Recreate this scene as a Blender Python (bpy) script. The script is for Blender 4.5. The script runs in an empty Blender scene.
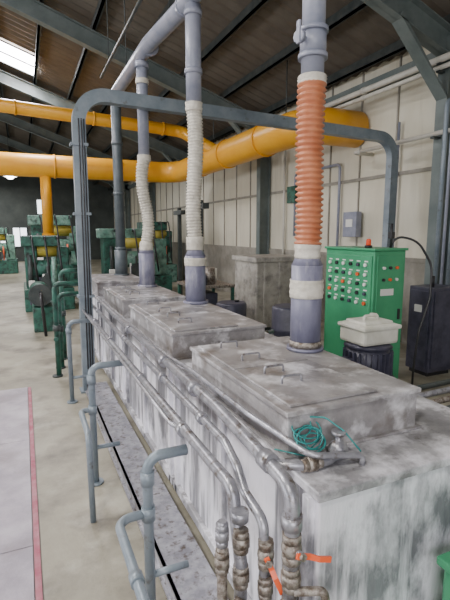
import bpy, bmesh, math, random
from mathutils import Vector, Matrix
random.seed(7)
# ------------------------------------------------------------------ materials
def mat(name, col, rough=.6, metal=0., col2=None, scale=4., stretch=(1,1,1), lo=.35, hi=.65, bump=0., bscale=40., emit=None, estr=0., detail=8., col3=None, s3=14., lo3=.55, hi3=.7, st3=None, col4=None, s4=2., lo4=.5, hi4=.7, st4=(1,1,1)):
    m=bpy.data.materials.new(name); m.use_nodes=True
    nt=m.node_tree; N=nt.nodes; L=nt.links
    b=N['Principled BSDF']
    b.inputs['Base Color'].default_value=(*col,1); b.inputs['Roughness'].default_value=rough; b.inputs['Metallic'].default_value=metal
    tc=N.new('ShaderNodeTexCoord'); mp=N.new('ShaderNodeMapping'); mp.inputs['Scale'].default_value=stretch
    L.new(tc.outputs['Object'],mp.inputs['Vector'])
    if col2:
        n=N.new('ShaderNodeTexNoise'); n.inputs['Scale'].default_value=scale; n.inputs['Detail'].default_value=detail; n.inputs['Roughness'].default_value=.65
        L.new(mp.outputs[0],n.inputs['Vector'])
        r=N.new('ShaderNodeValToRGB'); r.color_ramp.elements[0].position=lo; r.color_ramp.elements[1].position=hi
        r.color_ramp.elements[0].color=(*col,1); r.color_ramp.elements[1].color=(*col2,1)
        L.new(n.outputs['Fac'],r.inputs['Fac']); out=r.outputs['Color']
        for (cc,ss,l_,h_,st) in ((col3,s3,lo3,hi3,st3),(col4,s4,lo4,hi4,st4)):
            if not cc: continue
            src=mp
            if st:
                src=N.new('ShaderNodeMapping'); src.inputs['Scale'].default_value=st; src.inputs['Location'].default_value=(3.1,1.7,.4)
                L.new(tc.outputs['Object'],src.inputs['Vector'])
            n3=N.new('ShaderNodeTexNoise'); n3.inputs['Scale'].default_value=ss; n3.inputs['Detail'].default_value=7; n3.inputs['Roughness'].default_value=.6
            L.new(src.outputs[0],n3.inputs['Vector'])
            r3=N.new('ShaderNodeValToRGB'); r3.color_ramp.elements[0].position=l_; r3.color_ramp.elements[1].position=h_
            L.new(n3.outputs['Fac'],r3.inputs['Fac'])
            mx=N.new('ShaderNodeMix'); mx.data_type='RGBA'
            L.new(r3.outputs['Color'],mx.inputs['Factor']); L.new(out,mx.inputs['A']); mx.inputs['B'].default_value=(*cc,1)
            out=mx.outputs['Result']
        L.new(out,b.inputs['Base Color'])
    if bump:
        nb=N.new('ShaderNodeTexNoise'); nb.inputs['Scale'].default_value=bscale; nb.inputs['Detail'].default_value=5
        L.new(mp.outputs[0],nb.inputs['Vector'])
        bp=N.new('ShaderNodeBump'); bp.inputs['Strength'].default_value=bump; bp.inputs['Distance'].default_value=.02
        L.new(nb.outputs['Fac'],bp.inputs['Height']); L.new(bp.outputs[0],b.inputs['Normal'])
    if emit:
        b.inputs['Emission Color'].default_value=(*emit,1); b.inputs['Emission Strength'].default_value=estr
    return m
M={}
M['floor']=mat('concrete_floor',(.22,.205,.155),.5,0,(.35,.325,.25),.9,bump=.1,col3=(.13,.115,.09),s3=1.9,lo3=.48,hi3=.7,col4=(.50,.48,.40),s4=1.1,lo4=.55,hi4=.75)
M['plate']=mat('steel_floor_plate',(.24,.215,.25),.42,.2,(.38,.345,.385),3,bump=.15,bscale=60,col3=(.19,.165,.175),s3=1.6,lo3=.5,hi3=.7)
M['pink']=mat('red_line_paint',(.30,.05,.09),.6,0,(.38,.17,.20),9)
M['wall']=mat('cream_wall_sheet',(.58,.54,.42),.6,0,(.68,.65,.53),1.2,(1,1,.3),bump=.05,col3=(.42,.39,.30),s3=3,lo3=.55,hi3=.8,st3=(1,1,.12))
M['wall2']=mat('lower_wall_block',(.22,.205,.17),.8,0,(.35,.33,.28),2.0,bump=.2,bscale=20)
M['roof']=mat('roof_sheet',(.085,.072,.056),.8,0,(.13,.112,.088),1.5)
M['steel']=mat('rafter_paint',(.11,.14,.135),.5,.1,(.17,.20,.19),3)
M['dsteel']=mat('dark_steel',(.03,.04,.04),.5,.3,(.07,.08,.075),5)
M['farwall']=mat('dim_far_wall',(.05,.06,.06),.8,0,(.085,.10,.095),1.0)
M['gate']=mat('bluegray_paint',(.15,.19,.22),.42,.2,(.24,.28,.31),4,col3=(.10,.095,.085),s3=10,lo3=.6,hi3=.75)
M['tank']=mat('stained_galvanized_steel',(.12,.12,.135),.42,.25,(.35,.35,.375),3.2,(1,1,.30),.34,.62,bump=.2,
   col3=(.88,.87,.93),s3=7.5,lo3=.49,hi3=.60,st3=(1,1,.09),col4=(.90,.89,.95),s4=2.7,lo4=.48,hi4=.59,st4=(1,1,.5))
M['tanktop']=mat('stained_tank_rim',(.20,.195,.20),.42,.25,(.40,.395,.41),3.2,(1,1,1),.36,.64,bump=.12,col3=(.74,.73,.77),s3=5,lo3=.48,hi3=.62,col4=(.08,.065,.055),s4=8,lo4=.60,hi4=.72)
M['hood']=mat('galvanized_hood',(.20,.19,.19),.38,.3,(.40,.385,.385),4,(1,1,1),.36,.64,bump=.08,bscale=15,col3=(.70,.69,.71),s3=6,lo3=.50,hi3=.66,col4=(.14,.11,.085),s4=3.1,lo4=.56,hi4=.73)
M['galv']=mat('galvanized_pipe',(.24,.24,.265),.36,.55,(.43,.43,.46),14,col3=(.12,.095,.075),s3=22,lo3=.53,hi3=.68)
M['rust']=mat('rusty_brass_fitting',(.13,.10,.075),.5,.5,(.36,.33,.29),35,lo=.4,hi=.6)
M['purple']=mat('pvc_duct_purple_gray',(.135,.135,.20),.4,0,(.22,.22,.295),8,(1,1,.5),col3=(.46,.45,.47),s3=6,lo3=.56,hi3=.72,st3=(1,1,.2))
M['gray']=mat('pvc_duct_gray',(.20,.22,.28),.38,0,(.30,.31,.37),6)
M['darkduct']=mat('dark_gray_duct',(.07,.09,.10),.45,0,(.11,.13,.14),6)
M['cream']=mat('cream_tape',(.46,.43,.36),.75,0,(.66,.63,.55),12,bump=.4,bscale=30)
M['orange']=mat('orange_flex_hose',(.39,.12,.05),.45,0,(.50,.19,.09),10)
M['yellow']=mat('yellow_duct_paint',(.74,.33,.012),.38,0,(.80,.40,.025),2)
M['green']=mat('green_cabinet_paint',(.045,.29,.135),.35,0,(.065,.34,.16),3)
M['mgreen']=mat('machine_green',(.015,.085,.06),.5,.1,(.045,.16,.115),4,col3=(.015,.022,.02),s3=7,lo3=.45,hi3=.65)
M['lgreen']=mat('pale_machine_green',(.07,.20,.15),.5,0,(.19,.31,.25),4,col3=(.03,.05,.04),s3=7,lo3=.48,hi3=.68)
M['black']=mat('black_plastic',(.02,.02,.022),.4)
M['dark']=mat('dark_bluegray_plastic',(.035,.035,.055),.45,0,(.075,.075,.11),7)
M['white']=mat('white_plastic_container',(.58,.57,.48),.5,0,(.72,.71,.63),6,bump=.1,bscale=12)
M['beige']=mat('weathered_beige_block',(.30,.285,.245),.8,0,(.48,.455,.40),4,bump=.25,col3=(.19,.18,.165),s3=5,lo3=.5,hi3=.7)
M['red']=mat('red_handle',(.75,.11,.03),.35)
M['pwhite']=mat('white_button',(.75,.75,.70),.4)
M['pipewhite']=mat('white_wall_pipe',(.50,.48,.42),.45,0,(.62,.60,.53),4)
M['teal']=mat('teal_wire',(.03,.24,.23),.4)
M['lamp']=mat('lamp_glow',(1,1,1),.5,emit=(1,.95,.88),estr=18)
M['beacon']=mat('beacon_lens',(.75,.07,.02),.2,emit=(1,.12,.02),estr=.15)
M['glass']=mat('window_daylight',(.9,.95,1),.3,emit=(.9,.96,1),estr=3)
M['skylight']=mat('translucent_roof_panel',(.9,.93,1),.4,emit=(1,.94,1),estr=26)
M['ochre']=mat('ochre_machine_paint',(.42,.34,.03),.5,0,(.50,.42,.09),6)
# ------------------------------------------------------------------ mesh builder
class B:
    def __init__(s,name):
        s.name=name; s.bm=bmesh.new(); s.mats=[]
    def mi(s,m):
        if m not in s.mats: s.mats.append(m)
        return s.mats.index(m)
    def faces(s,vs,fs,m,smooth=False):
        V=[s.bm.verts.new(v) for v in vs]; k=s.mi(m); out=[]
        for f in fs:
            try: F=s.bm.faces.new([V[i] for i in f])
            except ValueError: continue
            F.material_index=k; F.smooth=smooth; out.append(F)
        return V,out
    def box(s,a,b,m,bev=0.,rz=0.,piv=None):
        x0,y0,z0=a;x1,y1,z1=b
        vs=[Vector(v) for v in [(x0,y0,z0),(x1,y0,z0),(x1,y1,z0),(x0,y1,z0),(x0,y0,z1),(x1,y0,z1),(x1,y1,z1),(x0,y1,z1)]]
        if rz:
            c=Vector(piv) if piv else (vs[0]+vs[6])/2; Rm=Matrix.Rotation(rz,3,'Z'); vs=[Rm@(v-c)+c for v in vs]
        V,F=s.faces(vs,[(0,3,2,1),(4,5,6,7),(0,1,5,4),(1,2,6,5),(2,3,7,6),(3,0,4,7)],m)
        if bev>0:
            es=list({e for f in F for e in f.edges})
            bmesh.ops.bevel(s.bm,geom=es,offset=bev,segments=2,profile=.5,affect='EDGES',material=-1)
        return s
    def hexa(s,p,m):
        s.faces(p,[(0,3,2,1),(4,5,6,7),(0,1,5,4),(1,2,6,5),(2,3,7,6),(3,0,4,7)],m); return s
    def sweep(s,pts,r,m,segs=16,cap=True,rf=0.,fn=6,closed=False,prof=None):
        P=[Vector(p) for p in pts]
        if rf>0 and len(P)>2:
            Q=[P[0]]
            for i in range(1,len(P)-1):
                a=(P[i-1]-P[i]);b=(P[i+1]-P[i]); la,lb=a.length,b.length; a.normalize();b.normalize()
                ang=a.angle(b)
                if ang>3.05: Q.append(P[i]); continue
                t=min(rf/math.tan(ang/2),la*.48,lb*.48)
                p0=P[i]+a*t;p2=P[i]+b*t
                rr=t*math.tan(ang/2); cen=P[i]+(a+b).normalized()*(rr/math.sin(ang/2))
                v0=p0-cen;v2=p2-cen; th=v0.angle(v2)
                for k in range(fn+1):
                    u=k/fn
                    Q.append(cen+(v0*math.sin((1-u)*th)+v2*math.sin(u*th))/math.sin(th))
            Q.append(P[-1]); P=Q
        n=len(P); rs=r if isinstance(r,(list,tuple)) else [r]*n
        T=[]
        for i in range(n):
            a=P[max(i-1,0)];b=P[min(i+1,n-1)]; T.append((b-a).normalized())
        up=Vector((0,0,1)) if abs(T[0].z)<.9 else Vector((0,1,0))
        nx=up.cross(T[0]).normalized(); V=[]
        for i in range(n):
            nx=(nx-T[i]*nx.dot(T[i])).normalized(); ny=T[i].cross(nx)
            if prof: ring=[P[i]+nx*a+ny*b for a,b in prof]
            else: ring=[P[i]+(nx*math.cos(2*math.pi*k/segs)+ny*math.sin(2*math.pi*k/segs))*rs[i] for k in range(segs)]
            V.append([s.bm.verts.new(v) for v in ring])
        k=s.mi(m); S=len(V[0])
        for i in range(n-1):
            for j in range(S):
                f=s.bm.faces.new((V[i][j],V[i][(j+1)%S],V[i+1][(j+1)%S],V[i+1][j])); f.material_index=k; f.smooth=(prof is None)
        if cap:
            f=s.bm.faces.new(V[0][::-1]);f.material_index=k
            f=s.bm.faces.new(V[-1]);f.material_index=k
        return s
    def cyl(s,a,b,r,m,segs=20,r2=None):
        return s.sweep([a,b],[r,r if r2 is None else r2],m,segs)
    def ball(s,c,r,m,sc=(1,1,1),seg=16):
        res=bmesh.ops.create_uvsphere(s.bm,u_segments=seg,v_segments=seg//2+2,radius=r)
        k=s.mi(m)
        for v in res['verts']:
            v.co=Vector((v.co.x*sc[0],v.co.y*sc[1],v.co.z*sc[2]))+Vector(c)
        for f in {f for v in res['verts'] for f in v.link_faces}: f.material_index=k; f.smooth=True
        return s
    def done(s,parent=None):
        bmesh.ops.recalc_face_normals(s.bm,faces=s.bm.faces[:])
        me=bpy.data.meshes.new(s.name); s.bm.to_mesh(me); s.bm.free()
        for m in s.mats: me.materials.append(M[m])
        o=bpy.data.objects.new(s.name,me); bpy.context.collection.objects.link(o)
        if parent: o.parent=parent
        return o
# ------------------------------------------------------------------ room shell
XW=6.2; YE=34.; XL=-14.; YB=-5.
PIT=.34; ZE=5.05; XR=-4.
def roofz(x): return ZE+PIT*(XW-x) if x>=XR else ZE+PIT*(XW-XR)-PIT*(XR-x)
b=B('floor'); b.box((XL,YB,-.1),(XW+.2,YE+.2,0),'floor'); b.done()
b=B('wall_right'); b.box((XW,YB,0),(XW+.15,YE,1.5),'wall2'); b.box((XW+.03,YB,1.5),(XW+.15,YE,ZE+.3),'wall')
b.box((XW-.02,YB,1.48),(XW+.05,YE,1.55),'wall2')
y=YB
while y<YE:
    b.box((XW+.0,y,1.55),(XW+.04,y+.03,ZE),'wall2'); y+=.95
b.box((XW-.01,YB,3.0),(XW+.04,YE,3.06),'wall2')
b.done()
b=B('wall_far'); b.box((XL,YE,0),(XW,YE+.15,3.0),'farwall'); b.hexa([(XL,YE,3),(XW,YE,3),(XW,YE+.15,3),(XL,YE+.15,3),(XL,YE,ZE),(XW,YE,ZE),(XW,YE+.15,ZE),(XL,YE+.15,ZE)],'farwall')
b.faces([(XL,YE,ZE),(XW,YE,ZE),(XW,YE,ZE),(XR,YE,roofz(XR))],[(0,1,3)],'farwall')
b.done()
for i,(x0,x1,z0,z1) in enumerate([(-1.9,-.9,1.0,2.3),(-.6,.3,1.0,2.3),(1.0,2.0,3.2,4.2),(-3.5,-2.4,1,2.3)]):
    b=B('window_%d'%(i+1)); b.box((x0,YE-.04,z0),(x1,YE-.01,z1),'glass')
    for xx in (x0,(x0+x1)/2,x1): b.box((xx-.03,YE-.08,z0-.03),(xx+.03,YE-.03,z1+.03),'dsteel')
    for zz in (z0,z1): b.box((x0,YE-.08,zz-.03),(x1,YE-.03,zz+.03),'dsteel')
    b.done()
b=B('wall_left')
b.box((XL-.15,YB,0),(XL,YE,1.2),'wall2'); b.box((XL-.15,YB,3.8),(XL,YE,ZE-.7),'wall')
y=YB
while y<YE: b.box((XL-.15,y,1.2),(XL,y+.6,3.8),'wall'); y+=4
b.done()
b=B('ceiling')
def roofsheet(xa,xb):
    n=int(abs(YE-YB)/.3)
    vs=[];fs=[]
    for i in range(n*2+1):
        y=YB+(YE-YB)*i/(n*2); dz=.04 if (i//1)%2 else 0
        vs+= [(xa,y,roofz(xa)+dz),(xb,y,roofz(xb)+dz)]
    for i in range(n*2): fs.append((2*i,2*i+1,2*i+3,2*i+2))
    b.faces(vs,fs,'roof')
roofsheet(XR,XW+.3); roofsheet(XL-.3,XR)
b.done()
for n_,(xa,xb,ya,yb) in enumerate([(-.32,.62,14.6,16.4),(-2.9,-2.0,5.5,10.5)]):
    b=B('window_%d'%(n_+5))
    b.faces([(xa,ya,roofz(xa)-.02),(xb,ya,roofz(xb)-.02),(xb,yb,roofz(xb)-.02),(xa,yb,roofz(xa)-.02)],[(0,1,2,3)],'skylight')
    for yy in (ya,(ya+yb)/2,yb): b.hexa([(xa,yy-.03,roofz(xa)-.06),(xb,yy-.03,roofz(xb)-.06),(xb,yy+.03,roofz(xb)-.06),(xa,yy+.03,roofz(xa)-.06),(xa,yy-.03,roofz(xa)-.03),(xb,yy-.03,roofz(xb)-.03),(xb,yy+.03,roofz(xb)-.03),(xa,yy+.03,roofz(xa)-.03)],'dsteel')
    b.done()
b=B('roof_purlins')
for i in range(16):
    x=XW-.3-i*1.05
    z=roofz(x)-.02
    b.box((x-.03,YB,z-.16),(x+.03,YE,z),'dsteel')
    b.box((x-.03,YB,z-.16),(x+.06,YE,z-.14),'dsteel')
b.done()
cols=[-.6,5.2,11.,16.8,22.6,28.4]
for cy in cols:
    b=B('steel_portal_frame')
    b.box((XW-.32,cy-.1,0),(XW-.30,cy+.1,ZE-.2),'steel'); b.box((XW-.03,cy-.1,0),(XW-.01,cy+.1,ZE-.2),'steel'); b.box((XW-.3,cy-.008,0),(XW-.03,cy+.008,ZE-.2),'steel')
    b.box((XW-.36,cy-.14,0),(XW-.01,cy+.14,.02),'steel')
    for s0,s1 in (((XW-.02),XR),((XL+.1),XR)):
        za,zb=roofz(s0)-.2,roofz(s1)-.2; d=.38
        def pr(y0,y1,o0,o1):
            b.hexa([(s0,y0,za+o0),(s1,y0,zb+o0),(s1,y1,zb+o0),(s0,y1,za+o0),(s0,y0,za+o1),(s1,y0,zb+o1),(s1,y1,zb+o1),(s0,y1,za+o1)],'steel')
        pr(cy-.1,cy+.1,-d,-d+.02); pr(cy-.1,cy+.1,-.02,0); pr(cy-.008,cy+.008,-d,0)
    x1=XW-1.3
    b.hexa([(XW-.3,cy-.1,ZE-1.1),(XW-.28,cy-.1,ZE-1.1),(XW-.28,cy+.1,ZE-1.1),(XW-.3,cy+.1,ZE-1.1),(x1,cy-.1,roofz(x1)-.56),(x1+.03,cy-.1,roofz(x1)-.5),(x1+.03,cy+.1,roofz(x1)-.5),(x1,cy+.1,roofz(x1)-.56)],'steel')
    b.done()
b=B('eave_beam'); b.box((XW-.12,YB,ZE-.45),(XW-.02,YE,ZE-.25),'steel'); b.done()
# ------------------------------------------------------------------ floor plate & line
b=B('steel_floor_plate'); 
for k in range(5):
    b.box((-2.4,-2+k*1.63,0),(-.06,-2+k*1.63+1.625,.015),'plate',.003)
b.done()
b=B('floor_marking_line'); b.box((-.055,-2,0),(-.02,6.13,.017),'pink'); b.done()
# ------------------------------------------------------------------ tanks
def tank(y0,y1,x0=.93,x1=2.02,zt=1.07):
    b=B('plating_tank')
    b.box((x0,y0,.14),(x1,y1,zt-.035),'tank',.008)
    b.box((x0-.015,y0-.015,zt-.04),(x1+.015,y1+.015,zt),'tanktop',.006)
    n=2
    for i in range(n+1):
        yy=y0+.03+(y1-y0-.1)*i/n
        b.box((x0-.03,yy,.14),(x0+.01,yy+.04,zt-.04),'tank',.004)
    b.box((x0-.03,y0-.01,.14),(x0+.02,y1+.01,.2),'tanktop',.004)
    for xx in (x0+.05,x1-.15):
        for yy in (y0+.1,y1-.2): b.box((xx,yy,0),(xx+.1,yy+.1,.15),'dsteel')
    return b.done()
tanks=[(1.24,2.95),(3.0,4.66),(4.72,6.3),(6.4,8.2)]
for a,c in tanks: tank(a,c)
b=B('tank_base_channel')
b.box((.62,1.7,.10),(.86,5.65,.12),'galv'); b.box((.62,1.7,.03),(.635,5.65,.12),'galv'); b.box((.60,1.7,.02),(.86,5.65,.035),'galv')
for k in range(4): b.box((.66,1.8+k*1.2,0),(.8,1.86+k*1.2,.1),'dsteel')
b.done()
def hood(x0,x1,y0,y1,z0=1.07,h=.2,handles=True):
    b=B('tank_hood')
    b.box((x0,y0,z0+.001),(x1,y1,z0+h-.02),'hood',.006)
    b.box((x0-.012,y0-.012,z0+h-.022),(x1+.012,y1+.012,z0+h),'hood',.004)
    ym=(y0+y1)/2
    b.box((x0+.03,y0+.03,z0+h),(x1-.22,ym-.005,z0+h+.012),'hood',.004)
    b.box((x0+.03,ym+.005,z0+h),(x1-.22,y1-.03,z0+h+.012),'hood',.004)
    if handles:
        for yy in (y0+.28,ym-.13,ym+.13,y1-.15):
            xa=x0+.14; z=z0+h+.012
            b.sweep([(xa,yy,z-.004),(xa,yy,z+.035),(xa+.11,yy,z+.035),(xa+.11,yy,z-.004)],.006,'galv',8,rf=.012,fn=4)
    b.box((x0-.02,y0-.02,z0+.001),(x1+.02,y1+.02,z0+.012),'hood')
    return b.done()
hood(.95,1.67,1.50,2.66); hood(.95,1.72,3.08,4.50); hood(.95,1.66,4.86,6.1); hood(.95,1.7,6.7,8.0,handles=False)
# ------------------------------------------------------------------ ducts
def corr(x,y,z0,z1,r,pitch,amp,wob=0.):
    P=[];Rr=[]; n=int((z1-z0)/pitch)*4
    for i in range(n+1):
        u=i/n; z=z0+(z1-z0)*u
        ww=wob*math.sin(math.pi*u)
        P.append((x+ww*math.cos(3.0*u),y+ww*.4*math.sin(4*u),z)); Rr.append(r+amp*(1 if (i%4) in(1,2) else -1))
    return P,Rr
def tape(b,x,y,z0,z1,r):
    n=7;P=[(x,y,z0+(z1-z0)*i/n) for i in range(n+1)]
    b.sweep(P,[r+random.uniform(-.004,.006) for _ in P],'cream',20)
HZ=4.2
x,y=1.585,2.32
b=B('exhaust_duct')
b.cyl((x,y,1.271),(x,y,1.29),.115,'purple',28); b.cyl((x,y,1.29),(x,y,1.33),.1,'rust',28)
b.cyl((x,y,1.31),(x,y,1.80),.095,'purple',28); b.sweep([(x,y,1.80),(x,y,1.85),(x,y,1.88)],[.095,.072,.07],'purple',28)
tape(b,x,y,1.60,1.71,.104); tape(b,x,y,1.84,1.94,.08)
P,Rr=corr(x,y,1.92,2.86,.077,.032,.007,.012); b.sweep(P,Rr,'orange',24)
tape(b,x,y,2.84,2.89,.08)
b.cyl((x,y,2.87),(x,y,HZ-.1),.066,'gray',24)
for z in (2.98,3.12): b.cyl((x,y,z),(x,y,z+.025),.085,'gray',24)
b.cyl((x,y,3.0),(x,y,3.14),.075,'gray',24)
b.cyl((x,y,3.07),(x-.12,y-.04,3.07),.014,'gray'); b.cyl((x-.105,y-.035,3.07),(x-.13,y-.043,3.07),.035,'gray',10); b.box((x-.135,y-.06,3.03),(x-.12,y-.03,3.15),'gray',.004)
b.done()
x,y=1.60,4.34
b=B('exhaust_duct')
b.cyl((x,y,1.271),(x,y,1.30),.13,'purple',28); b.cyl((x,y,1.29),(x,y,1.76),.105,'purple',28); b.sweep([(x,y,1.76),(x,y,1.82),(x,y,1.88)],[.105,.075,.075],'purple',28)
tape(b,x,y,1.66,1.74,.113); tape(b,x,y,1.82,1.95,.09)
P,Rr=corr(x,y,1.93,3.2,.073,.03,.005,-.035); b.sweep(P,Rr,'cream',20)
tape(b,x,y,3.16,3.24,.082)
b.cyl((x,y,3.2),(x,y,HZ-.08),.075,'gray',24)
for z in (3.5,4.02): b.cyl((x,y,z),(x,y,z+.05),.086,'gray',24)
b.done()
x,y=1.50,5.95
b=B('exhaust_duct')
b.cyl((x,y,1.271),(x,y,1.30),.13,'purple',28); b.cyl((x,y,1.29),(x,y,1.72),.105,'purple',28)
b.sweep([(x,y,1.72),(x,y,1.80)],[.105,.08],'purple',28); tape(b,x,y,1.76,1.86,.09)
P,Rr=corr(x,y,1.84,2.95,.075,.035,.006,.08); b.sweep(P,Rr,'cream',20); tape(b,x,y,2.9,2.98,.085)
b.sweep([(x,y,2.95),(x,y,HZ-.12)],.07,'gray',24); tape(b,x,y,3.85,3.91,.08)
b.cyl((x,y,HZ-.16),(x,y,HZ-.09),.088,'gray',24)
b.done()
x,y=1.50,7.7
b=B('exhaust_duct')
b.cyl((x,y,1.271),(x,y,1.30),.13,'darkduct',28); b.cyl((x,y,1.29),(x,y,1.7),.105,'darkduct',28); b.cyl((x,y,1.7),(x,y,HZ-.08),.08,'darkduct',24)
for z in (1.7,2.6,3.4): b.cyl((x,y,z),(x,y,z+.05),.093,'darkduct',24)
b.done()
b=B('duct_header')
b.sweep([(1.50,7.8,HZ),(1.50,5.6,HZ),(1.60,4.5,HZ),(1.585,2.1,HZ)],.088,'gray',24,rf=.2)
for yy in (5.65,4.55,4.1): b.cyl((1.54 if yy>5 else 1.6,yy,HZ),(1.54 if yy>5 else 1.6,yy+.05,HZ),.1,'gray',24)
for yy in (2.9,5.0,7.2):
    b.cyl((1.58,yy,HZ),(1.58,yy,roofz(1.58)-.1),.008,'dsteel',8)
b.sweep([(1.6,4.34,HZ),(1.6,4.34,5.6)],.075,'gray',24); b.cyl((1.6,4.34,4.34),(1.6,4.34,4.39),.088,'gray',24)
b.done()
b=B('overhead_conduit'); b.sweep([(1.25,2.5,4.35),(1.25,7.5,4.35)],.02,'dsteel',10)
for yy in (3.2,6.8): b.cyl((1.25,yy,4.35),(1.25,yy,roofz(1.25)-.1),.006,'dsteel',8)
b.done()
# ------------------------------------------------------------------ gate-shaped cable duct
b=B('cable_tray_arch')
pts=[(.66,5.75,0),(.68,5.75,3.60),(5.60,5.85,3.50),(5.60,5.85,0)]
W2=.075
outer=[(-W2,-.06),(W2,-.06),(W2,.06),(W2-.02,.06),(W2-.02,-.03),(-W2+.02,-.03),(-W2+.02,.06),(-W2,.06)]
b.sweep(pts,.1,'gate',rf=.32,fn=10,prof=outer)
b.box((.55,5.65,0),(.77,5.85,.02),'gate'); b.box((5.5,5.75,0),(5.7,5.95,.02),'gate')
for z in (1.2,2.2,3.0): b.box((.57,5.67,z),(.77,5.83,z+.03),'gate')
for k,yo in enumerate((-.075,-.085,-.07)):
    b.sweep([(.68+.03*k-.03,5.75+yo,.3),(.70+.03*k-.03,5.75+yo,3.3)],.008,'black',8)
b.done()
# ------------------------------------------------------------------ yellow ducts
b=B('yellow_exhaust_main')
r=.34
b.sweep([(-9,15.3,4.0),(5.0,15.3,4.0),(5.0,7.45,4.0),(6.18,7.45,4.0)],r,'yellow',32,rf=.75,fn=12)
for yy in (13,11,9): b.cyl((5.0,yy,4.0),(5.0,yy+.06,4.0),r+.025,'yellow',32)
for xx in (3,1,-1,-3): b.cyl((xx,15.3,4.0),(xx+.06,15.3,4.0),r+.025,'yellow',32)
for yy in (12,8.2): 
    b.cyl((5.0,yy,4.3),(5.0,yy,roofz(5.0)-.1),.012,'dsteel',8)
b.sweep([(.75,15.3,4.0),(.75,15.3,1.9)],.16,'yellow',24)
b.sweep([(.75,15.3,1.95),(.75,15.3,1.6)],[.19,.19],'yellow',24)
b.sweep([(-9,13.6,5.65),(4.6,13.6,5.02),(4.9,11.5,4.1)],.17,'yellow',24,rf=.3)
for xx in (4,2,0): b.cyl((xx,13.6,5.65-.63*(xx+9)/13.6),(xx+.05,13.6,5.65-.63*(xx+9.05)/13.6),.19,'yellow',24)
b.done()
# ------------------------------------------------------------------ wall pipes
for k,(z,xo,rr,mm) in enumerate([(4.52,.02,.05,'pipewhite'),(4.40,.02,.035,'pipewhite'),(3.46,.05,.035,'pipewhite')]):
    b=B('wall_pipe'); X=XW-.34-xo-.05
    b.cyl((X,YB,z),(X,24 if z>4.38 else 6.9,z),rr,mm,14)
    for cy in (cols[:-1] if z>4.38 else cols[:2]):
        b.box((X-.03,cy-.03,z-rr-.03),(XW-.28,cy+.03,z-rr),'dsteel')
        b.cyl((X,cy+1.6,z),(X,cy+1.68,z),rr+.012,mm,14)
    if z<4.38: b.sweep([(X,6.85,z),(X,7.0,z),(XW,7.0,z)],rr,mm,14,rf=.08)
    b.done()
b=B('wall_conduit'); b.sweep([(XW-.05,9.6,1.9),(XW-.05,9.6,3.4),(XW-.05,7.9,3.4),(XW-.05,7.9,1.2)],.03,'gray',12,rf=.1)
b.sweep([(XW-.05,10.1,.8),(XW-.05,10.1,4.2)],.03,'pipewhite',12)
b.sweep([(XW-.05,6.3,.3),(XW-.05,6.3,3.9)],.025,'gray',12); b.done()
b=B('wall_junction_box'); b.box((XW-.16,9.45,2.7),(XW-.02,9.8,3.1),'mgreen',.01); b.done()
b=B('wall_junction_box'); b.box((XW-.16,7.2,1.9),(XW-.02,7.6,2.4),'gray',.01); b.box((XW-.17,7.3,2.1),(XW-.15,7.5,2.25),'pwhite'); b.done()
b=B('wall_lamp'); b.ball((XW-.2,8.9,2.1),.09,'beacon'); b.cyl((XW-.01,8.9,2.1),(XW-.15,8.9,2.1),.03,'dsteel'); b.done()
b=B('riser_pipes')
for k,yy in enumerate((4.72,4.84,4.95)): b.sweep([(5.72,yy,0),(5.72,yy,4.2-.15*k),(XW,yy,4.2-.15*k)],.035 if k!=1 else .022,['gate','gray','gate'][k],12,rf=.1)
b.done()
b=B('switchgear_cabinet')
b.box((5.0,4.35,.06),(5.5,4.75,1.25),'dark',.012); b.box((5.04,4.39,0),(5.46,4.71,.07),'black'); b.box((4.985,4.39,.12),(5.0,4.71,1.2),'dark',.005)
b.box((5.04,4.335,.12),(5.46,4.35,1.2),'dark',.005); b.box((5.4,4.315,.6),(5.43,4.335,.75),'galv'); b.cyl((5.15,4.5,1.25),(5.15,4.5,1.4),.03,'black'); b.box((4.97,4.5,.9),(4.985,4.62,1.0),'pwhite')
b.done()
# ------------------------------------------------------------------ control cabinet
b=B('control_cabinet')
cx0,cx1,cy0,cy1,zt=3.72,4.20,4.08,5.0,1.78
b.box((cx0,cy0,.08),(cx1,cy1,zt),'green',.012); b.box((cx0+.03,cy0+.03,0),(cx1-.03,cy1-.03,.09),'black')
b.box((cx0-.02,cy0-.02,zt),(cx1+.02,cy1+.02,zt+.03),'green',.006)
b.box((cx0-.015,cy0+.03,.15),(cx0,cy1-.03,zt-.06),'green',.005)
for r_ in range(5):
    z=zt-.17-r_*.115
    for c in range(6):
        yy=cy0+.12+c*.135
        mm=['pwhite','black','dark','pwhite','black','red','pwhite'][(r_*3+c*2)%7]
        b.cyl((cx0-.014,yy,z),(cx0-.04,yy,z),.022,mm,12)
        b.box((cx0-.018,yy-.03,z+.035),(cx0-.014,yy+.03,z+.05),'pwhite')
b.box((cx0+.04,cy0-.012,.15),(cx1-.04,cy0,zt-.05),'green',.005)
b.box((cx1-.1,cy0-.03,.95),(cx1-.07,cy0-.01,1.08),'black',.004)
for r_ in range(2):
    for c in range(3): b.cyl((cx0+.13+c*.1,cy0-.01,zt-.2-r_*.14),(cx0+.13+c*.1,cy0-.035,zt-.2-r_*.14),.018,['pwhite','black','red'][(c+r_)%3],12)
b.box((cx0+.1,cy0-.016,1.25),(cx0+.3,cy0-.012,1.33),'pwhite')
b.cyl((cx0+.12,cy0+.25,zt+.03),(cx0+.12,cy0+.25,zt+.06),.045,'black'); b.cyl((cx0+.12,cy0+.25,zt+.06),(cx0+.12,cy0+.25,zt+.11),.03,'beacon'); b.ball((cx0+.12,cy0+.25,zt+.11),.03,'beacon')
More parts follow.
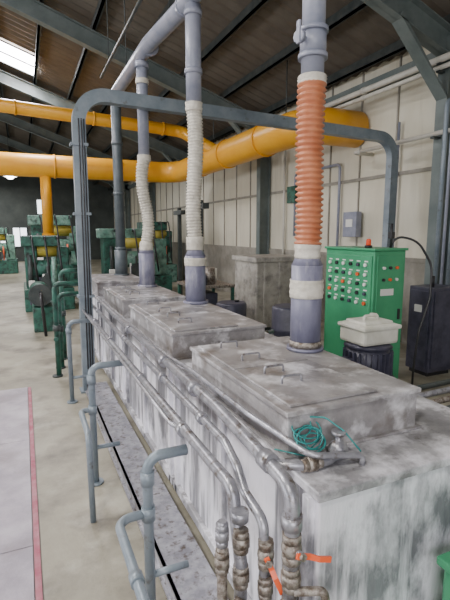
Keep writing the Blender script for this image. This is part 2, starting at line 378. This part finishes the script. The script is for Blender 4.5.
b.cyl((cx1-.1,cy0+.15,zt+.02),(cx1-.1,cy0+.15,zt+.32),.015,'black',10); b.box((cx1-.13,cy0+.12,zt+.14),(cx1-.07,cy0+.18,zt+.22),'black',.005)
pts=[(4.14,4.3,1.79),(4.2,4.25,1.95),(4.4,4.1,1.9),(4.55,4.0,1.6),(4.5,3.95,1.2),(4.35,3.95,.8),(4.3,3.95,.4),(4.35,4.0,.02)]
b.sweep(pts,.014,'black',10,rf=.3); b.done()
# ------------------------------------------------------------------ pump / container behind tank
b=B('blower_motor')
px,py=2.98,3.3
b.box((px-.3,py-.3,0),(px+.3,py+.3,.55),'dsteel',.02)
b.cyl((px,py,.55),(px,py,.62),.26,'dark',28); b.cyl((px,py,.6),(px,py,.92),.2,'dark',28)
for k in range(24):
    a=k*math.pi/12; b.box((px+.19,py-.006,.64),(px+.235,py+.006,.88),'dark',rz=a,piv=(px,py,.7))
b.cyl((px,py,.92),(px,py,.955),.23,'dark',28,.19); b.box((px-.34,py-.07,.66),(px-.2,py+.07,.82),'dark',.01)
b.done()
b=B('plastic_container')
b.box((px-.21,py-.18,.957),(px+.21,py+.18,1.15),'white',.03); b.box((px-.225,py-.195,1.10),(px+.225,py+.195,1.14),'white',.012)
b.box((px-.17,py-.14,1.14),(px+.17,py+.14,1.175),'white',.015)
b.sweep([(px-.08,py-.02,1.17),(px-.08,py-.02,1.215),(px+.08,py-.02,1.215),(px+.08,py-.02,1.17)],.013,'white',10,rf=.02); b.cyl((px+.12,py+.08,1.17),(px+.12,py+.08,1.21),.035,'white')
b.done()
b=B('storage_bin')
b.box((4.05,7.6,.12),(5.1,8.6,1.5),'beige',.03); b.box((4.0,7.55,1.42),(5.15,8.65,1.52),'beige',.02); b.box((4.02,7.57,0),(5.12,8.63,.14),'dsteel')
for k in range(3): b.box((4.2+k*.33,7.57,.2),(4.26+k*.33,7.62,1.42),'beige',.008)
b.done()
for (dx,dy,hh,rr) in [(3.35,5.3,.98,.25),(3.1,6.7,.85,.25)]:
    b=B('plastic_drum'); b.sweep([(dx,dy,0),(dx,dy,.03),(dx,dy,hh*.33),(dx,dy,hh*.35),(dx,dy,hh*.37),(dx,dy,hh*.65),(dx,dy,hh*.67),(dx,dy,hh*.69),(dx,dy,hh-.03),(dx,dy,hh)],[rr*.94,rr,rr,rr+.015,rr,rr,rr+.015,rr,rr,rr*.9],'dark',28)
    b.cyl((dx+.1,dy,hh),(dx+.1,dy,hh+.03),.035,'black'); b.done()
b=B('pipe_rack')
for (xx,z) in ((2.45,.0),(3.5,.0)):
    for yy in (1.9,2.6): b.cyl((xx,yy,0),(xx,yy,.74),.025,'galv',12)
    b.cyl((xx,1.85,.74),(xx,2.65,.74),.025,'galv',12)
for k in range(5): b.cyl((2.3,1.95+k*.13,.785),(3.8,2.0+k*.13,.785),.022,['galv','dsteel','rust'][k%3],12)
b.box((2.6,1.95,.0),(3.4,2.5,.4),'dsteel',.02)
b.done()
b=B('green_machine_housing')
b.box((1.50,.62,0),(2.1,1.16,.66),'green',.015); b.box((1.48,.6,.64),(2.12,1.18,.68),'green',.008); b.box((1.49,.68,.1),(1.5,1.1,.55),'green',.004); b.done()
b=B('parts_crate')
b.box((2.4,4.7,0),(3.0,5.1,.6),'rust',.01)
for k in range(10):
    a=random.uniform(0,3.1); c=Vector((2.7+random.uniform(-.2,.2),4.9+random.uniform(-.1,.1),.62+random.uniform(0,.1))); d=Vector((math.cos(a),math.sin(a)*.5,.15))*.2
    b.cyl(c-d,c+d,.025,['rust','galv','dsteel'][k%3],10)
b.done()
b=B('equipment_cart')
b.box((2.7,7.4,.5),(3.5,8.4,.56),'mgreen'); 
for xx in (2.72,3.44):
    for yy in (7.42,8.34): b.box((xx,yy,0),(xx+.05,yy+.05,1.05),'mgreen')
b.box((2.7,7.4,1.0),(3.5,8.4,1.05),'rust',.01); b.box((2.8,7.5,.56),(3.2,8.0,.9),'dark',.02); b.cyl((3.1,7.7,1.05),(3.1,7.7,1.35),.12,'rust')
b.cyl((3.35,8.1,1.05),(3.35,8.1,1.3),.08,'white'); b.box((2.75,7.5,1.05),(2.98,7.8,1.25),'dark',.01)
b.done()
# ------------------------------------------------------------------ side piping of the tanks
PB=B('coolant_pipework')
def flange(p,d,r,m='galv',w=.03):
    p=Vector(p);d=Vector(d).normalized(); PB.cyl(p-d*w/2,p+d*w/2,r,m,16)
def union(p,d,r,m='rust'):
    p=Vector(p);d=Vector(d).normalized()
    PB.sweep([p-d*.045,p-d*.018],r*1.2,m,16); PB.sweep([p-d*.02,p+d*.02],r*1.42,m,8); PB.sweep([p+d*.018,p+d*.045],r*1.2,m,16)
def valve(p,d,hd,r,side,hm='red',L=.12):
    p=Vector(p);d=Vector(d).normalized();hd=Vector(hd).normalized();side=Vector(side).normalized()
    PB.ball(p,r*1.5,'rust'); PB.sweep([p-d*.055,p-d*.025],r*1.4,'rust',8); PB.sweep([p+d*.025,p+d*.055],r*1.4,'rust',8)
    q=p+side*r*2.2
    PB.cyl(p,q,r*.45,'galv',10); PB.cyl(q,q+side*.012,.014,'rust',6)
    e=q+hd*L
    wv=hd.cross(side).normalized()*.010
    def ring(c,t=.004): return [c-wv-side*t,c+wv-side*t,c+wv+side*t,c-wv+side*t]
    prev=None
    for c in (q-hd*.02,q+hd*.03,q+hd*.055+side*.014,e+side*.014):
        cur=ring(c)
        if prev: PB.faces(prev+cur,[(0,3,2,1),(4,5,6,7),(0,1,5,4),(1,2,6,5),(2,3,7,6),(3,0,4,7)],hm)
        prev=cur
sw=PB.sweep
sw([(.68,6.2,.98),(.70,1.50,1.0),(.70,1.42,.72),(.70,1.42,.45)],.026,'galv',16,rf=.06)
for yy in (2.1,3.0,4.2,5.2): flange((.695,yy,.99),(0,1,0),.035,'galv',.05)
flange((.70,1.43,.92),(0,0,1),.034,'galv',.04); union((.70,1.42,.82),(0,0,1),.025); union((.70,1.42,.67),(0,0,1),.025)
sw([(.62,1.42,.90),(.62,1.42,.60),(.62,1.38,.52),(.68,1.36,.48)],.02,'rust',14,rf=.04)
union((.62,1.42,.87),(0,0,1),.02,'galv'); union((.62,1.42,.76),(0,0,1),.022); PB.cyl((.62,1.42,.90),(.62,1.42,.925),.016,'galv')
sw([(.76,6.2,1.07),(.765,1.72,1.08),(.765,1.60,1.03),(.765,1.52,.95),(.765,1.36,.92),(.765,1.34,.5)],.02,'galv',16,rf=.05)
for yy in (2.0,2.7,3.9,5.4): flange((.762,yy,1.08),(0,1,0),.028,'galv',.05)
union((.765,1.34,.66),(0,0,1),.022); valve((.765,1.34,.80),(0,0,1),(.35,-.2,-.9),.022,(-.3,-1,0))
sw([(.84,5.6,1.13),(.84,2.0,1.13),(.82,1.5,1.12),(.80,1.22,1.12),(.80,1.22,.60)],.028,'galv',18,rf=.07)
for yy in (1.42,2.3,2.9,4.0): flange((.832 if yy>1.6 else .813,yy,1.125),(0,1,0),.039,'galv',.06)
flange((.80,1.22,1.0),(0,0,1),.037,'galv',.05)
valve((.80,1.22,.90),(0,0,1),(1,-.15,-.22),.025,(.15,-1,0),L=.10); union((.80,1.22,.78),(0,0,1),.026); union((.80,1.22,.66),(0,0,1),.026)
sw([(.885,6.2,1.13),(.885,3.0,1.13),(.885,2.5,1.17),(.90,1.75,1.17),(.97,1.36,1.14),(1.2,1.33,1.11),(1.2,1.33,1.065)],.013,'galv',12,rf=.06)
sw([(.62,6.0,1.05),(.62,2.4,1.05),(.66,2.2,.99),(.69,2.1,.99)],.012,'galv',12,rf=.05)
sw([(.81,1.40,1.12),(.95,1.37,1.10),(1.06,1.37,1.10),(1.14,1.40,1.10),(1.15,1.46,1.10)],.021,'galv',14,rf=.03)
union((.98,1.37,1.10),(1,0,0),.021); PB.ball((1.14,1.41,1.11),.042,'galv'); PB.cyl((1.14,1.41,1.11),(1.14,1.41,1.18),.015,'galv'); PB.cyl((1.14,1.41,1.175),(1.14,1.41,1.19),.03,'galv',12)
sw([(.66,1.40,.58),(.72,1.34,.56),(.80,1.22,.56),(.80,1.22,.66)],.026,'rust',14,rf=.05)
union((.76,1.28,.56),(.6,-.9,0),.026); PB.cyl((.76,1.30,.55),(.76,1.30,.0),.024,'galv')
sw([(.80,1.20,.74),(.90,1.16,.74),(.91,1.16,.70),(.91,1.16,0)],.016,'rust',12,rf=.04); union((.91,1.16,.62),(0,0,1),.018)
PB.cyl((.70,1.42,.45),(.70,1.42,0),.022,'galv')
def post(x,y,zt,x2=.68):
    sw([(x,y,0),(x,y,zt),(x2,y,zt)],.026,'gate',16,rf=.07)
    PB.cyl((x,y,0),(x,y,.015),.06,'gate'); PB.cyl((x,y,zt-.14),(x,y,zt-.07),.034,'gate')
    sw([(x,y,.3),(x+.2,y,.3)],.018,'gate',12)
post(.42,3.5,.97); post(.48,2.0,.93); post(.42,5.4,.97)
sw([(.42,3.5,.62),(.33,3.5,.62),(.33,3.05,.62),(.33,3.0,0.)],.021,'gate',14,rf=.07)
sw([(.48,2.0,.64),(.33,2.0,.64),(.33,.45,.64),(.33,.42,0.)],.022,'gate',14,rf=.07)
for (xx,yy,zz) in ((.42,3.5,.62),(.48,2.0,.64)): PB.cyl((xx,yy,zz-.035),(xx,yy,zz+.035),.034,'gate')
flange((.33,1.6,.64),(0,1,0),.029,'gate',.05)
PB.done()
b=B('hose_coil')
P=[]
for i in range(150):
    a=i*.30; k=i/150
    R0=.058+.018*math.sin(a*.37+1)
    P.append((1.03+R0*math.cos(a)+.012*math.sin(a*.23),1.47+R0*.55*math.sin(a)-.03*math.sin(k*5),1.115+.05*(math.sin(a)*.6+.6)+.05*k+.012*math.sin(a*.6)))
b.sweep(P,.0032,'teal',6); b.sweep([P[-1],(1.10,1.45,1.24),(1.16,1.40,1.19),(1.2,1.34,1.12)],.0035,'teal',6,rf=.04); b.sweep([P[0],(.98,1.42,1.11),(.92,1.55,1.09)],.0035,'teal',6); b.done()
# ------------------------------------------------------------------ background machines
def machine(name,x,y,w,d,h,main,acc):
    b=B(name)
    b.box((x,y,0),(x+w,y+d,h*.3),main,.03)
    b.box((x+w*.05,y+d*.2,h*.3),(x+w*.3,y+d*.8,h),main,.03)
    b.box((x+w*.7,y+d*.2,h*.3),(x+w*.95,y+d*.8,h*.85),acc,.03)
    b.box((x,y+d*.15,h*.86),(x+w*.75,y+d*.85,h),acc,.03)
    b.cyl((x+w*.25,y+d*.3,h*.55),(x+w*.8,y+d*.3,h*.55),h*.12,acc,24)
    b.cyl((x+w*.25,y+d*.3,h*.8),(x+w*.75,y+d*.3,h*.8),h*.09,'ochre',24)
    b.cyl((x+w*.5,y-.05,h*.4),(x+w*.5,y+d*.3,h*.4),h*.1,'dsteel',20)
    b.box((x+w*.1,y-.12,h*.1),(x+w*.35,y,h*.28),'dark',.02)
    b.cyl((x+w*.15,y+d*.1,h*.3),(x+w*.15,y+d*.1,h*.75),.06,'dsteel')
    for k in range(4): b.cyl((x+w*(.4+.08*k),y+.03,h*.3),(x+w*(.4+.08*k),y+.03,h*(.5+.1*(k%2))),.03,['pwhite','dsteel','ochre','red'][k],10)
    for k in range(3):
        b.box((x+w*(.1+.3*k),y-.03,h*.32),(x+w*(.22+.3*k),y+.02,h*(.42+.04*k)),['pwhite','dark','lgreen'][k],.01)
        b.sweep([(x+w*(.2+.25*k),y+d*.2,h*.95),(x+w*(.2+.25*k),y-.1,h*1.02),(x+w*(.25+.25*k),y-.15,h*.6),(x+w*(.3+.25*k),y,h*.35)],.025,'black',8,rf=.15)
    b.done()
machine('rolling_machine',-.05,12.2,1.2,2.0,1.9,'mgreen','mgreen')
machine('rolling_machine',2.1,13.8,2.2,1.0,2.1,'mgreen','lgreen')
machine('rolling_machine',.2,17.5,2.0,2,2.6,'mgreen','lgreen')
machine('rolling_machine',4.4,17.3,1.2,2,2.4,'lgreen','mgreen')
machine('rolling_machine',-1.9,24,1.6,2,2.2,'mgreen','lgreen')
b=B('hydraulic_pump_unit')
b.box((.1,9.6,0),(.7,10.6,.5),'mgreen',.02); b.cyl((.25,9.7,.75),(.25,10.5,.75),.2,'mgreen'); b.cyl((.25,9.6,.75),(.25,9.7,.75),.22,'dsteel'); b.box((.15,10,.5),(.35,10.3,.6),'mgreen')
b.cyl((.55,9.8,.5),(.55,9.8,1.5),.05,'lgreen'); b.cyl((.6,10.3,.5),(.6,10.3,1.3),.1,'mgreen'); b.sweep([(.25,9.6,.8),(.25,9.2,.8),(.3,9.2,0)],.03,'black',10,rf=.1)
b.done()
b=B('standing_pipe_manifold')
for k,(xx,yy,hh) in enumerate([(.35,6.5,1.3),(.42,6.9,1.1),(.5,7.4,1.4)]):
    b.sweep([(xx,yy,0),(xx,yy,hh),(xx+.4,yy,hh)],.035,'mgreen',14,rf=.08); b.cyl((xx,yy,hh*.5),(xx,yy,hh*.5+.08),.05,'dsteel')
    b.cyl((xx-.02,yy,0),(xx-.02,yy,.02),.07,'dsteel')
b.sweep([(.33,6.4,.55),(.5,7.6,.55)],.03,'mgreen',12)
b.done()
for (x,y) in [(3.6,9.5),(2.2,11.5),(4.2,12.8)]:
    b=B('steel_stanchion'); b.box((x,y,0),(x+.1,y+.1,2.7),'dsteel'); b.box((x-.06,y-.06,0),(x+.16,y+.16,.03),'dsteel'); b.box((x-.02,y-.3,2.5),(x+.12,y+.4,2.62),'dsteel'); b.done()
# ------------------------------------------------------------------ lamps
def hb(x,y,z,s=.25,e=250):
    b=B('bay_or_fill_lamp'); b.sweep([(x,y,z+.3),(x,y,z+.2),(x,y,z)],[.06,.1,s],'pipewhite',24,cap=False); b.cyl((x,y,z+.04),(x,y,z+.02),s*.85,'lamp',24)
    b.ball((x,y,z),s*.5,'lamp',(1,1,.7)); b.cyl((x,y,z+.3),(x,y,roofz(x)-.05),.01,'dsteel',8); b.done()
    l=bpy.data.lights.new('lamp_light','AREA'); l.shape='DISK'; l.size=s*2; l.energy=e; l.color=(1,.96,.9)
    o=bpy.data.objects.new('bay_or_fill_light',l); o.location=(x,y,z-.03-s*.4); bpy.context.collection.objects.link(o)
hb(-.35,23,4.45,.3,200); hb(-1.6,31,5.2,.3,250); hb(-2.8,4,6.2,.35,240); hb(-2.2,-1,6.2,.35,280)  # first lamp hangs in view; the rest are added fill lights out of frame
def area(name,loc,target,sx,sy,e,col=(1,1,1)):
    l=bpy.data.lights.new(name,'AREA'); l.shape='RECTANGLE'; l.size=sx; l.size_y=sy; l.energy=e; l.color=col
    o=bpy.data.objects.new(name,l); o.location=loc; o.rotation_euler=(Vector(target)-Vector(loc)).to_track_quat('-Z','Y').to_euler(); bpy.context.collection.objects.link(o)
area('left_fill_light',(XL+.3,8,2.6),(0,8,1.5),20,2.6,1700,(.94,.94,1))  # added side fill at the unseen left wall
area('rear_fill_light',(-1.5,YB+.2,2.8),(1.5,6,.8),5,4.,360,(.97,.95,1))  # added fill from behind the camera, no door modelled there
area('skylight_daylight',(.15,15.5,roofz(.15)-.15),(.3,14.5,0),1.8,.9,500,(1,.97,1))
area('skylight_daylight_2',(-2.45,8,roofz(-2.45)-.15),(-1.5,7.5,0),4.5,.9,550,(1,.97,1))
w=bpy.data.worlds.new('world'); bpy.context.scene.world=w; w.use_nodes=True
nt=w.node_tree; bg=nt.nodes['Background']; sky=nt.nodes.new('ShaderNodeTexSky'); sky.sky_type='HOSEK_WILKIE'; sky.sun_direction=(-.5,-.4,.75); sky.turbidity=5
nt.links.new(sky.outputs[0],bg.inputs[0]); bg.inputs[1].default_value=.6
# ------------------------------------------------------------------ camera
f=450.0;yaw=math.radians(24.0);p=math.radians(8.6)
F=Vector((math.sin(yaw)*math.cos(p),math.cos(yaw)*math.cos(p),-math.sin(p)))
R=Vector((math.cos(yaw),-math.sin(yaw),0));U=R.cross(F)
cam=bpy.data.cameras.new('camera'); co=bpy.data.objects.new('camera',cam); bpy.context.collection.objects.link(co)
cam.sensor_fit='VERTICAL'; cam.sensor_height=36; cam.lens=f/600*36; cam.clip_start=.05
Mx=Matrix((R,U,-F)).transposed().to_4x4(); Mx.translation=Vector((0,0,2.0)); co.matrix_world=Mx
bpy.context.scene.camera=co
